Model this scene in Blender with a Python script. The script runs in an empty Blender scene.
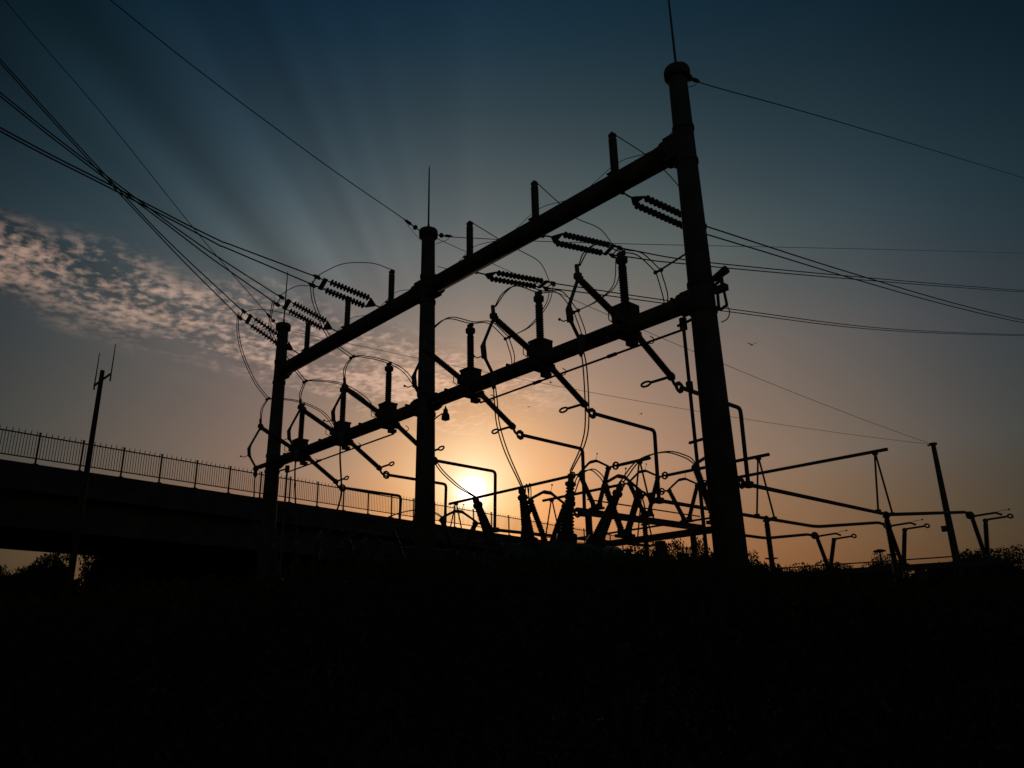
import bpy, math, random
from mathutils import Vector, Matrix
SC = bpy.context.scene
COL = SC.collection
rnd = random.Random(7)
R = math.radians

# ------------------------------------------------------------------ survey units
# The yard is laid out in survey units of 0.53 m, measured from the gantry (X along the
# beams, Y away across them, Z up); grade is z = -1.419.  W() turns them into metres.
K, Z0 = 0.53, 1.419
GR = -Z0
def W(p): return Vector((K*p[0], K*p[1], K*(p[2]+Z0)))

# ------------------------------------------------------------------ camera
f_px = 767.62
cr, cu, cd = Vector((0.68337, 0.72964, -0.02432)), Vector((0.0, 0.0, 0.0)), Vector((0, 0, 0))
def cam_basis():
    pit, roll, az = R(18.5814), R(-1.39352), R(-42.9363)
    cp, sp = math.cos(pit), math.sin(pit)
    r = Vector((1, 0, 0)); u = Vector((0, -sp, cp)); d = Vector((0, cp, sp))
    c, s = math.cos(roll), math.sin(roll)
    r, u = c*r + s*u, -s*r + c*u
    X = Vector((math.sin(az+math.pi), math.cos(az+math.pi), 0))
    Y = Vector((math.sin(az+math.pi/2), math.cos(az+math.pi/2), 0))
    t = lambda v: Vector((X.dot(v), Y.dot(v), v.z))
    return t(r), t(u), t(d)
cr, cu, cd = cam_basis()
cam = bpy.data.cameras.new('camera')
cam.sensor_width = 36.0
cam.lens = f_px/1024*36.0
cam.clip_end = 6000
cam.clip_start = 0.05
co = bpy.data.objects.new('camera', cam)
COL.objects.link(co)
co.matrix_world = Matrix(((cr.x, cu.x, -cd.x, 0), (cr.y, cu.y, -cd.y, 0), (cr.z, cu.z, -cd.z, 1.6), (0, 0, 0, 1)))
SC.camera = co

# ------------------------------------------------------------------ exposure, sun, sky
VS = SC.view_settings
VS.view_transform = 'Standard'; VS.look = 'None'; VS.gamma = 1.0; VS.use_curve_mapping = False
EXPO = -2.6
VS.exposure = EXPO
SUN = Vector((-0.75544, 0.62822, 0.18575)).normalized()
sun_el = math.asin(SUN.z)
sun_rot = math.atan2(SUN.x, SUN.y)
sl = bpy.data.lights.new('sun', 'SUN')
sl.energy = 1.0; sl.angle = R(0.5); sl.color = (1.0, 0.72, 0.45)
so = bpy.data.objects.new('sun', sl); COL.objects.link(so)
so.rotation_euler = SUN.to_track_quat('Z', 'Y').to_euler()
so.location = (0, 0, 60)

SC.render.engine = 'CYCLES'
SC.cycles.max_bounces = 4
SC.cycles.use_denoising = False
SC.cycles.sample_clamp_indirect = 2.0
SC.cycles.sample_clamp_direct = 40.0

wd = bpy.data.worlds.new('World'); SC.world = wd; wd.use_nodes = True
NT = wd.node_tree; NT.nodes.clear()
def nd(t, **kw):
    n = NT.nodes.new(t)
    for k, v in kw.items(): setattr(n, k, v)
    return n
def lk(a, b): NT.links.new(a, b)
def setin(n, i, v):
    if hasattr(v, 'is_linked') or hasattr(v, 'links'): lk(v, n.inputs[i])
    else: n.inputs[i].default_value = v
def M(op, a, b=None, c=None, clamp=False):
    n = nd('ShaderNodeMath', operation=op, use_clamp=clamp)
    setin(n, 0, a)
    if b is not None: setin(n, 1, b)
    if c is not None: setin(n, 2, c)
    return n.outputs[0]
def VM(op, a, b=None, out=0):
    n = nd('ShaderNodeVectorMath', operation=op)
    setin(n, 0, a)
    if b is not None: setin(n, 1, b)
    return n.outputs[out]
def DOT(a, b):
    n = nd('ShaderNodeVectorMath', operation='DOT_PRODUCT'); setin(n, 0, a); setin(n, 1, b); return n.outputs['Value']
def MIXC(op, fac, a, b):
    n = nd('ShaderNodeMix', data_type='RGBA', blend_type=op, clamp_result=False)
    setin(n, 0, fac); setin(n, 6, a); setin(n, 7, b)
    return n.outputs[2]
def SS(x, lo, hi):
    n = nd('ShaderNodeMapRange', interpolation_type='SMOOTHSTEP')
    setin(n, 0, x); n.inputs[1].default_value = lo; n.inputs[2].default_value = hi
    n.inputs[3].default_value = 0; n.inputs[4].default_value = 1
    return n.outputs[0]
def RAMP(x, table, lo, hi, scale):
    n = nd('ShaderNodeValToRGB'); setin(n, 0, M('DIVIDE', M('SUBTRACT', x, lo), hi-lo, clamp=True))
    cr_ = n.color_ramp; cr_.interpolation = 'LINEAR'
    while len(cr_.elements) > 1: cr_.elements.remove(cr_.elements[-1])
    for i, (k, c) in enumerate(table):
        p = (k-lo)/(hi-lo)
        e = cr_.elements[0] if i == 0 else cr_.elements.new(p)
        e.position = p; e.color = (c[0]*scale, c[1]*scale, c[2]*scale, 1)
    return n.outputs[0]
def dense(tab, n=4):
    out = []
    for (a, ca), (b, cb) in zip(tab, tab[1:]):
        for i in range(n):
            t = i/n
            out.append((a+(b-a)*t, [x**(1-t)*y**t for x, y in zip(ca, cb)]))
    out.append(tab[-1]); return out
EL = [(0, [0.53, 0.122, 0.024]), (6, [0.63, 0.242, 0.090]), (12, [0.61, 0.327, 0.194]), (20, [0.43, 0.280, 0.207]), (28, [0.212, 0.215, 0.187]), (38, [0.070, 0.102, 0.110]), (50, [0.0118, 0.048, 0.0847]), (90, [0.01, 0.03, 0.055])]
TH = [(0, [1.65, 2.25, 2.4]), (3, [1.72, 2.0, 1.75]), (6, [1.56, 1.46, 1.14]), (10, [1.06, 1.04, 1.0]), (16, [0.7842, 0.7713, 0.8355]), (24, [0.5985, 0.6387, 0.7129]), (34, [0.3393, 0.418, 0.5162]), (46, [0.1844, 0.2862, 0.3346]), (70, [0.18, 0.27, 0.32]), (180, [0.36, 0.56, 0.54])]
AZ = [(-180, [0.35, 0.45, 0.5]), (-50, [0.09, 0.14, 0.19]), (-30, [0.2915, 0.4227, 0.4961]), (-15, [0.5301, 0.6336, 0.7161]), (0, [1.0, 1.0, 1.0]), (15, [0.8018, 0.8653, 0.8395]), (30, [0.5366, 0.6691, 0.7441]), (50, [0.162, 0.288, 0.4367]), (180, [0.35, 0.45, 0.5])]
tc = nd('ShaderNodeTexCoord')
D = VM('NORMALIZE', tc.outputs['Generated'])
sp_ = nd('ShaderNodeSeparateXYZ'); lk(D, sp_.inputs[0])
dx, dy, dz = sp_.outputs
theta = M('MULTIPLY', M('ARCCOSINE', M('MINIMUM', DOT(D, tuple(SUN)), 0.999999)), 57.29578)
elev = M('MULTIPLY', M('ARCSINE', dz), 57.29578)
h1 = Vector((SUN.x, SUN.y, 0)).normalized(); h2 = Vector((h1.y, -h1.x, 0))       # h2: towards the right
azd = M('MULTIPLY', M('ARCTAN2', DOT(D, tuple(h2)), DOT(D, tuple(h1))), 57.29578)
base = MIXC('MULTIPLY', 1.0, MIXC('MULTIPLY', 1.0, RAMP(elev, dense(EL, 3), 0, 90, 1.0), RAMP(theta, dense(TH, 3), 0, 180, 0.2)), RAMP(azd, dense(AZ, 3), -180, 180, 1.0))
base = MIXC('MULTIPLY', 1.0, base, (5, 5, 5, 1))
# the sun itself and its aureole
def gauss(x, s, a): return M('MULTIPLY', M('EXPONENT', M('MULTIPLY', M('POWER', M('DIVIDE', x, s), 2.0), -1.0)), a)
core = MIXC('ADD', 1.0, MIXC('MULTIPLY', 1.0, (1.0, 0.95, 0.88, 1), M('MULTIPLY', M('EXPONENT', M('DIVIDE', theta, -0.5)), 4.5)), MIXC('MULTIPLY', 1.0, (1.0, 0.62, 0.26, 1), gauss(theta, 3.0, 0.22)))
sky = MIXC('ADD', 1.0, base, core)
# shafts of light fanning up from the sun
e1 = Vector((0, 0, 1)) - SUN*SUN.z; e1.normalize(); e2 = h2
phi = M('ARCTAN2', DOT(D, tuple(e2)), DOT(D, tuple(e1)))
nz = nd('ShaderNodeTexNoise', noise_dimensions='1D'); lk(M('MULTIPLY', phi, 3.9), nz.inputs['W'])
nz.inputs['Scale'].default_value = 1.6; nz.inputs['Detail'].default_value = 1.2
ray = M('MULTIPLY', M('SUBTRACT', nz.outputs[0], 0.42), 1.55)
rmask = M('MULTIPLY', M('MULTIPLY', SS(phi, -1.3, -0.9), M('SUBTRACT', 1.0, SS(phi, -0.4, 0.08))), M('MULTIPLY', SS(theta, 12, 22), M('SUBTRACT', 1.0, SS(theta, 36, 50))))
sky = MIXC('MULTIPLY', 1.0, sky, M('ADD', 1.0, M('MULTIPLY', ray, rmask)))
# a bank of altocumulus on a level layer: direction divided by height gives the layer's plan
zc = M('MAXIMUM', dz, 0.03)
cu_ = M('DIVIDE', dx, zc); cv_ = M('DIVIDE', dy, zc)
cx = nd('ShaderNodeCombineXYZ'); lk(cu_, cx.inputs[0]); lk(cv_, cx.inputs[1])
big = nd('ShaderNodeTexNoise'); lk(cx.outputs[0], big.inputs['Vector']); big.inputs['Scale'].default_value = 2.6; big.inputs['Detail'].default_value = 2
sc2 = nd('ShaderNodeMapping'); lk(cx.outputs[0], sc2.inputs[0]); sc2.inputs['Scale'].default_value = (1.0, 1.25, 1); sc2.inputs['Rotation'].default_value = (0, 0, 0.5)
fine = nd('ShaderNodeTexNoise'); lk(sc2.outputs[0], fine.inputs['Vector']); fine.inputs['Scale'].default_value = 24; fine.inputs['Detail'].default_value = 4.2; fine.inputs['Roughness'].default_value = 0.5; fine.inputs['Distortion'].default_value = 0.1
uj = M('ADD', cu_, M('MULTIPLY', M('SUBTRACT', big.outputs[0], 0.5), 0.45))
low = M('ADD', uj, M('MULTIPLY', cv_, 0.30))
band = M('MULTIPLY', M('SUBTRACT', 1.0, SS(uj, -2.18, -1.90)), SS(low, -2.55, -2.08))
band = M('MULTIPLY', band, M('MULTIPLY', SS(cv_, -0.6, 0.1), M('SUBTRACT', 1.0, SS(cv_, 1.9, 2.6))))
sc3 = nd('ShaderNodeMapping'); lk(cx.outputs[0], sc3.inputs[0]); sc3.inputs['Scale'].default_value = (1.0, 0.28, 1); sc3.inputs['Rotation'].default_value = (0, 0, -0.12)
rows = nd('ShaderNodeTexNoise'); lk(sc3.outputs[0], rows.inputs['Vector']); rows.inputs['Scale'].default_value = 9.5; rows.inputs['Detail'].default_value = 3.0
thick = M('ADD', M('MULTIPLY', M('SUBTRACT', big.outputs[0], 0.5), 1.0), M('MULTIPLY', M('SUBTRACT', rows.outputs[0], 0.5), 0.55))
cell = M('MULTIPLY', SS(M('ADD', fine.outputs[0], thick), 0.34, 0.78), M('ADD', 0.55, M('MULTIPLY', rows.outputs[0], 1.1)))
cl = M('MULTIPLY', band, cell)
sky = MIXC('MULTIPLY', 1.0, sky, M('SUBTRACT', 1.0, M('MULTIPLY', band, 0.12)))
sky = MIXC('ADD', 1.0, sky, MIXC('MULTIPLY', 1.0, (0.30, 0.183, 0.128, 1), cl))
SKYS = 0.1
sky = MIXC('MULTIPLY', 1.0, sky, (2**(-EXPO)/SKYS,)*3 + (1,))
ns = nd('ShaderNodeTexSky', sky_type='NISHITA', sun_disc=False, sun_elevation=sun_el, sun_rotation=sun_rot, air_density=1.0, dust_density=1.0, ozone_density=1.0)
tot = MIXC('ADD', 1.0, sky, MIXC('MULTIPLY', 1.0, ns.outputs[0], (0.03, 0.03, 0.03, 1)))
bg = nd('ShaderNodeBackground'); bg.inputs['Strength'].default_value = SKYS
lk(tot, bg.inputs[0])
wo = nd('ShaderNodeOutputWorld'); lk(bg.outputs[0], wo.inputs[0])

# ------------------------------------------------------------------ materials
def mat(name, c1, c2, scale=6.0, rough=0.6, metal=0.0, bump=0.0, spec=0.3):
    m = bpy.data.materials.new(name); m.use_nodes = True
    t = m.node_tree; b = t.nodes['Principled BSDF']
    n = t.nodes.new('ShaderNodeTexNoise'); n.inputs['Scale'].default_value = scale; n.inputs['Detail'].default_value = 6
    g = t.nodes.new('ShaderNodeTexCoord'); t.links.new(g.outputs['Object'], n.inputs['Vector'])
    r = t.nodes.new('ShaderNodeValToRGB'); r.color_ramp.elements[0].position = 0.35; r.color_ramp.elements[1].position = 0.65
    r.color_ramp.elements[0].color = (*c1, 1); r.color_ramp.elements[1].color = (*c2, 1)
    t.links.new(n.outputs[0], r.inputs[0]); t.links.new(r.outputs[0], b.inputs['Base Color'])
    b.inputs['Roughness'].default_value = rough; b.inputs['Metallic'].default_value = metal
    b.inputs['Specular IOR Level'].default_value = spec
    if bump:
        bp = t.nodes.new('ShaderNodeBump'); bp.inputs['Strength'].default_value = bump
        t.links.new(n.outputs[0], bp.inputs['Height']); t.links.new(bp.outputs[0], b.inputs['Normal'])
    return m
STEEL = mat('weathered_steel', (0.07, 0.06, 0.055), (0.11, 0.10, 0.09), 3, 0.75, 0, 0.1, 0.15)
GALV = mat('galvanised_steel', (0.09, 0.09, 0.09), (0.13, 0.13, 0.13), 9, 0.8, 0.0, 0, 0.1)
ALU = mat('aluminium_tube', (0.10, 0.10, 0.10), (0.15, 0.15, 0.15), 8, 0.75, 0.0, 0, 0.1)
WIRE = mat('stranded_conductor', (0.08, 0.08, 0.08), (0.12, 0.12, 0.12), 20, 0.9, 0, 0, 0.03)
PORC = mat('brown_porcelain', (0.045, 0.03, 0.025), (0.07, 0.045, 0.035), 5, 0.55, 0, 0, 0.3)
POLY = mat('grey_polymer', (0.08, 0.08, 0.085), (0.11, 0.11, 0.115), 5, 0.7, 0, 0, 0.2)
PAINT = mat('grey_enamel', (0.07, 0.075, 0.07), (0.10, 0.105, 0.10), 4, 0.6, 0, 0, 0.2)
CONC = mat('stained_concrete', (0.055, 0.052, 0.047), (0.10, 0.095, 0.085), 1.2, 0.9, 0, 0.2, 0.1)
WOOD = mat('creosoted_wood', (0.05, 0.035, 0.025), (0.09, 0.065, 0.045), 12, 0.85, 0, 0.2, 0.1)
RAIL = mat('painted_rail_steel', (0.05, 0.05, 0.05), (0.08, 0.075, 0.07), 8, 0.7, 0, 0, 0.2)
LEAF = mat('dark_foliage', (0.035, 0.06, 0.02), (0.06, 0.09, 0.03), 2, 0.95, 0, 0, 0.0)
BARK = mat('bark', (0.05, 0.04, 0.03), (0.09, 0.07, 0.055), 8, 0.9, 0, 0.3, 0.1)
GRAV = mat('yard_ground', (0.03, 0.03, 0.022), (0.06, 0.055, 0.04), 0.8, 0.95, 0, 0.4, 0.05)
GRASS = mat('dry_grass', (0.035, 0.05, 0.02), (0.06, 0.06, 0.03), 3, 0.9, 0, 0, 0.05)
FEATH = mat('dark_feathers', (0.02, 0.02, 0.02), (0.04, 0.035, 0.03), 20, 0.8)
GLASS = mat('lamp_glass', (0.25, 0.25, 0.24), (0.32, 0.32, 0.3), 5, 0.3)

# ------------------------------------------------------------------ mesh building
class MB:
    def __init__(s): s.v = []; s.f = []; s.sm = []
    def add(s, vs, fs, smooth):
        o = len(s.v); s.v += [tuple(p) for p in vs]
        s.f += [tuple(i+o for i in q) for q in fs]; s.sm += [smooth]*len(fs)
    def box(s, c, size, ax=None, taper=1.0):
        c = Vector(c); X, Y, Z = ax or (Vector((1, 0, 0)), Vector((0, 1, 0)), Vector((0, 0, 1)))
        hx, hy, hz = (k/2 for k in size); vs = []
        for k, t in ((-1, 1.0), (1, taper)):
            for a, b in ((-1, -1), (1, -1), (1, 1), (-1, 1)): vs.append(c + X*hx*a*t + Y*hy*b*t + Z*hz*k)
        s.add(vs, [(3, 2, 1, 0), (4, 5, 6, 7), (0, 1, 5, 4), (1, 2, 6, 5), (2, 3, 7, 6), (3, 0, 4, 7)], False)
    def lathe(s, p0, p1, prof, n=12, smooth=True):      # prof: (distance along the axis in units, radius)
        p0, p1 = Vector(p0), Vector(p1); a = (p1-p0).normalized()
        x = a.cross(Vector((0, 0, 1)) if abs(a.z) < 0.9 else Vector((1, 0, 0))).normalized(); y = a.cross(x)
        vs = []
        for t, r in prof:
            for i in range(n):
                q = 2*math.pi*i/n; vs.append(p0 + a*t + (x*math.cos(q) + y*math.sin(q))*r)
        fs = [(j*n+i, j*n+(i+1) % n, (j+1)*n+(i+1) % n, (j+1)*n+i) for j in range(len(prof)-1) for i in range(n)]
        fs += [tuple(range(n-1, -1, -1)), tuple((len(prof)-1)*n+i for i in range(n))]
        s.add(vs, fs, smooth)
    def cyl(s, p0, p1, r0, r1=None, n=12, smooth=True):
        s.lathe(p0, p1, [(0, r0), ((Vector(p1)-Vector(p0)).length, r0 if r1 is None else r1)], n, smooth)
    def ball(s, c, r, n=10):
        m = 6; c = Vector(c)
        s.lathe(c-Vector((0, 0, r)), c+Vector((0, 0, r)), [(r-r*math.cos(math.pi*i/m), max(1e-3, r*math.sin(math.pi*i/m))) for i in range(m+1)], n)
    def tube(s, pts, r, n=6, closed=False):
        P = [Vector(p) for p in pts]; m = len(P); vs = []; prev = None
        for i in range(m):
            if closed: t = P[(i+1) % m]-P[i-1]
            else: t = P[min(i+1, m-1)]-P[max(i-1, 0)]
            t.normalize()
            if prev is None: prev = t.cross(Vector((0, 0, 1)) if abs(t.z) < 0.9 else Vector((1, 0, 0))).normalized()
            x = (prev - t*prev.dot(t)).normalized(); prev = x; y = t.cross(x)
            rr = r[i] if isinstance(r, (list, tuple)) else r
            for k in range(n):
                q = 2*math.pi*k/n; vs.append(P[i] + (x*math.cos(q)+y*math.sin(q))*rr)
        fs = []
        for j in range(m if closed else m-1):
            j2 = (j+1) % m
            for k in range(n): fs.append((j*n+k, j*n+(k+1) % n, j2*n+(k+1) % n, j2*n+k))
        if not closed: fs += [tuple(range(n-1, -1, -1)), tuple((m-1)*n+k for k in range(n))]
        s.add(vs, fs, True)
    def ring(s, c, nrm, R_, r, n=12, k=5):
        c = Vector(c); a = Vector(nrm).normalized()
        x = a.cross(Vector((0, 0, 1)) if abs(a.z) < 0.9 else Vector((1, 0, 0))).normalized(); y = a.cross(x)
        s.tube([c+(x*math.cos(2*math.pi*i/n)+y*math.sin(2*math.pi*i/n))*R_ for i in range(n)], r, k, True)
    def build(s, name, m, parent=None, origin=None, metric=False):
        o_ = Vector(origin) if origin is not None else (Vector(parent['_o']) if parent is not None else Vector((0, 0, 0)))
        if metric: vs = [Vector(p)-o_ for p in s.v]
        else: vs = [W(p)-o_ for p in s.v]
        me = bpy.data.meshes.new(name); me.from_pydata([tuple(p) for p in vs], [], s.f)
        me.polygons.foreach_set('use_smooth', s.sm); me.materials.append(m); me.update()
        ob = bpy.data.objects.new(name, me); COL.objects.link(ob)
        if parent is not None: ob.parent = parent
        else: ob.location = o_
        ob['_o'] = tuple(o_)
        return ob
def smooth(pts, n=6):                                   # Catmull-Rom through the points
    P = [Vector(p) for p in pts]
    if len(P) < 3:
        return [P[0].lerp(P[1], i/n) for i in range(n+1)]
    Q = [2*P[0]-P[1]] + P + [2*P[-1]-P[-2]]; out = []
    for i in range(1, len(Q)-2):
        a, b, c, d = Q[i-1:i+3]
        for k in range(n):
            t = k/n
            out.append(0.5*((2*b)+(c-a)*t+(2*a-5*b+4*c-d)*t*t+(-a+3*b-3*c+d)*t**3))
    out.append(P[-1]); return out
def sag(a, b, s, n=24):
    a, b = Vector(a), Vector(b)
    return [a.lerp(b, i/n)-Vector((0, 0, 4*s*(i/n)*(1-i/n))) for i in range(n+1)]
def tag(o, label, cat, group=None, kind=None):
    if label: o['label'] = label
    if cat: o['category'] = cat
    if group: o['group'] = group
    if kind: o['kind'] = kind
    return o
def thing(name, label, cat, at, group=None):
    o = bpy.data.objects.new(name, None); COL.objects.link(o)
    o.location = W(at); o['_o'] = tuple(W(at)); o.empty_display_size = 0.2
    return tag(o, label, cat, group)
def dup(o, d, label=None):
    c = o.copy(); COL.objects.link(c)
    c.location = o.location + Vector(d)*K
    if label: c['label'] = label
    def kids(a, b):
        for ch in list(a.children):
            k = ch.copy(); COL.objects.link(k); k.parent = b; kids(ch, k)
    kids(o, c)
    return c
def one(mb, name, m, label, cat, at, group=None):
    return tag(mb.build(name, m, None, W(at)), label, cat, group)
def sheds(L, r0, r1, pitch, e=0.06):                    # profile of an insulator with skirts
    pr = [(0, r0*0.95), (e, r0)]; t = e
    while t + pitch < L-e:
        pr += [(t+pitch*0.15, r0), (t+pitch*0.45, r1), (t+pitch*0.62, r1*0.97), (t+pitch*0.75, r0)]; t += pitch
    pr += [(L-e, r0), (L, r0*0.95)]
    return pr
def insul(p0, p1, r0, r1, pitch, n=10):
    m = MB(); m.lathe(p0, p1, sheds((Vector(p1)-Vector(p0)).length, r0, r1, pitch), n); return m
def V(*a): return Vector(a)

L1, L2, L3, R1, R2, R3 = -39.3, -34.75, -30.45, -24.1, -19.8, -15.5
PH = [L1, L2, L3, R1, R2, R3]
SHORT = {L1: 'by the smallest column', L2: 'mid-bay between smallest and middle columns', L3: 'before the middle column, among clouds',
         R1: 'past the middle column, above the sun', R2: 'mid-bay between middle and tallest columns', R3: 'by the tallest column'}

# ================================================================== setting
# ground: one sheet to the horizon, with a low bank rising behind the yard
def ground_z(x, y):
    d = math.hypot(x, y); s = min(1, max(0, (d-46)/42))
    return (7.0*s*s*(3-2*s) + 0.10*math.sin(x*0.21+1)*math.sin(y*0.17) + 0.05*math.sin(x*0.9)*math.sin(y*0.8+2)) if d > 4 else 0.0
g = MB(); rings = [0, 1.5, 3, 5, 8, 12, 17, 23, 30, 38, 47, 57, 68, 80, 92, 105, 120, 140, 170, 220, 320, 600, 1400, 4000]; NA = 96
vs = []; fs = []
for i, rr in enumerate(rings):
    for k in range(NA):
        a = 2*math.pi*k/NA; x, y = rr*math.cos(a), rr*math.sin(a); vs.append((x, y, ground_z(x, y)))
for i in range(len(rings)-1):
    for k in range(NA):
        fs.append((i*NA+k, (i+1)*NA+k, (i+1)*NA+(k+1) % NA, i*NA+(k+1) % NA))
g.add(vs, fs, True)
tag(g.build('ground', GRAV, None, None, True), 'dark rough ground of the yard running out to the horizon', 'ground', None, 'structure')

# overpass: straight, falling gently away
BD = Vector((-0.0976, 0.9950, -0.0172)); BN = Vector((0.9952, 0.0976, 0))          # along it; its outward face normal (towards the yard)
B0 = Vector((-60.26, 8.61, 16.1)); UPV = Vector((0, 0, 1))
def bp(s, out=0.0, h=0.0): return B0 + BD*s + BN*out + UPV*h                        # h from the top rail
bt = thing('overpass', 'long dark concrete road overpass sloping down behind the gantry', 'bridge', bp(20, -5, -17.3))
S0, S1 = -60, 104
def slab(name, o0, o1, h0, h1, m, s0=S0, s1=S1):
    b = MB(); a, c = bp(s0, (o0+o1)/2, (h0+h1)/2), bp(s1, (o0+o1)/2, (h0+h1)/2)
    b.box((a+c)/2, ((c-a).length, abs(o1-o0), abs(h1-h0)), (BD, BN, BD.cross(BN)*(-1 if BD.cross(BN).z < 0 else 1)))
    return b.build(name, m, bt)
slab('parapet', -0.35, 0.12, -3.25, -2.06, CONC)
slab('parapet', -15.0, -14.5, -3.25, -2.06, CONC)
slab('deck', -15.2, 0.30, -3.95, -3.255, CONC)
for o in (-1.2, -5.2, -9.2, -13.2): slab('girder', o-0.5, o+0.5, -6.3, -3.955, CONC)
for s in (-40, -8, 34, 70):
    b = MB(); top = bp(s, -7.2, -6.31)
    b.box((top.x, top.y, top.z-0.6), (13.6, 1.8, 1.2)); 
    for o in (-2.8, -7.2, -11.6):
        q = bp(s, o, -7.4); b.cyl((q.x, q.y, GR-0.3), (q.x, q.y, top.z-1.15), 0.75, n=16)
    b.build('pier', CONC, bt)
rt = thing('bridge_railing', 'tall steel picket railing with spiked tops along the overpass parapet', 'railing', bp(20, 0, -2.05))
b = MB()
for h, r in ((0, 0.05), (-1.62, 0.045)): b.tube([bp(S0, -0.1, h), bp(S1, -0.1, h)], r, 6)
b.build('rail', RAIL, rt)
npost = int((S1-S0)/2.88)
b = MB(); bs = MB(); pb = []
for i in range(npost+1):
    s = 2.5 + 2.88*(i-21)
    if s < S0 or s > S1: continue
    p = MB(); p.box((bp(s, -0.1, -2.06)+bp(s, -0.1, 0.18))/2, (0.10, 0.11, 2.2)); p.box(bp(s, -0.1, 0.2), (0.15, 0.15, 0.07)); p.box(bp(s, -0.1, -2.02), (0.3, 0.3, 0.06))
    p.build('post', RAIL, rt)
    for k in range(1, 15):
        q = s + 2.88*k/15
        if q > S1: continue
        b.tube([bp(q, -0.1, -1.62), bp(q, -0.1, 0.05)], 0.022, 4)
        if k % 2 == 0:
            b.tube([bp(q, -0.1, 0.0), bp(q, -0.1, 0.16), bp(q, 0.0, 0.32)], [0.028, 0.03, 0.006], 4)
b.build('pickets', RAIL, rt)

# ================================================================== gantry
gt = thing('steel_gantry', 'tall dark tubular steel gantry with three tapered columns and two cross beams', 'gantry', (-27.3, 20, GR))
COLX = [-42.62, -27.3, -12.38]
for X, nm in zip(COLX, ('smallest column, farthest away', 'middle column of the gantry', 'tallest column, nearest the camera')):
    c = MB(); rr = lambda z: 0.325+0.0092*(21-z)
    c.cyl((X, 20, GR-0.2), (X, 20, 20.6), rr(GR), rr(20.6), 24)
    c.cyl((X, 20, GR-0.1), (X, 20, GR+0.08), 0.85, n=24)
    for z0, z1 in ((17.05, 17.2), (18.4, 18.55), (11.45, 11.6), (12.4, 12.55)): c.cyl((X, 20, z0), (X, 20, z1), rr(z0)+0.035, n=24)
    co_ = c.build('column', STEEL, gt); co_['label'] = nm
    k = MB(); k.lathe((X, 20, 20.6), (X, 20, 21.2), [(0, 0.36), (0.05, 0.46), (0.32, 0.47), (0.42, 0.44), (0.47, 0.30), (0.50, 0.05)], 24); k.build('column_cap', STEEL, co_)
    k = MB(); k.lathe((X, 20, 21.05), (X, 20, 25), [(0, 0.07), (0.3, 0.06), (0.32, 0.046), (2.2, 0.04), (3.55, 0.03), (3.75, 0.006)], 8); k.build('lightning_rod', GALV, co_)
for a, c_ in zip(COLX, COLX[1:]):
    for z, r, nm in ((17.82, 0.41, 'upper_beam'), (12.0, 0.305, 'lower_beam')):
        q = MB(); q.cyl((a+0.38, 20, z), (c_-0.38, 20, z), r, n=20)
        for x in (a+0.55, a+0.75, c_-0.75, c_-0.55): q.cyl((x-0.04, 20, z), (x+0.04, 20, z), r+0.09, n=20)
        for x in (a+0.42, c_-0.42): q.box((x, 20, z), (0.5, r*1.7, r*2.25))
        if r < 0.4:
            for i in range(7): x = a+1.5+i*2.05; q.box((x, 20, z+r+0.03), (0.08, 0.2, 0.10))
        q.build(nm, STEEL, gt)
# earth cable looped along the top of the upper beam
w = MB()
for a, c_, ph in ((COLX[0], COLX[1], (L1, L2, L3)), (COLX[1], COLX[2], (R1, R2, R3))):
    pts = [(a+0.35, 20.3, 19.0)]; last = a
    for x in ph: pts += [((last+x)/2, 20.25, 18.45), (x, 20.22, 18.85)]; last = x
    pts += [((last+c_)/2, 20.25, 18.55), (c_-0.35, 20.3, 19.0)]
    w.tube(smooth(pts, 6), 0.016, 4)
one(w, 'earth_cable', WIRE, 'thin cable looped along the top of the gantry upper beam', 'cable', (-27.3, 20, 18.4))

# surge arresters standing on the upper beam
def arrester(X):
    t = thing('surge_arrester', 'short dark arrester post standing on the upper beam ' + SHORT[X], 'arrester', (X, 20, 18.2), 'arrester posts on the upper beam')
    b = MB(); b.cyl((X, 20, 18.1), (X, 20, 18.3), 0.2, 0.19, 12); b.box((X, 20, 18.26), (0.46, 0.46, 0.05)); b.build('base', STEEL, t)
    insul((X, 20, 18.3), (X, 20, 19.92), 0.135, 0.168, 0.105, 12).build('body', POLY, t)
    b = MB(); b.cyl((X, 20, 19.92), (X, 20, 19.99), 0.16, n=12); b.cyl((X, 20, 19.98), (X, 20, 20.12), 0.04, n=8); b.box((X, 20.05, 20.08), (0.08, 0.22, 0.07)); b.build('top_terminal', ALU, t)
    return t
a0 = arrester(L1)
for X in PH[1:]: dup(a0, (X-L1, 0, 0), 'short dark arrester post standing on the upper beam ' + SHORT[X])

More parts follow.
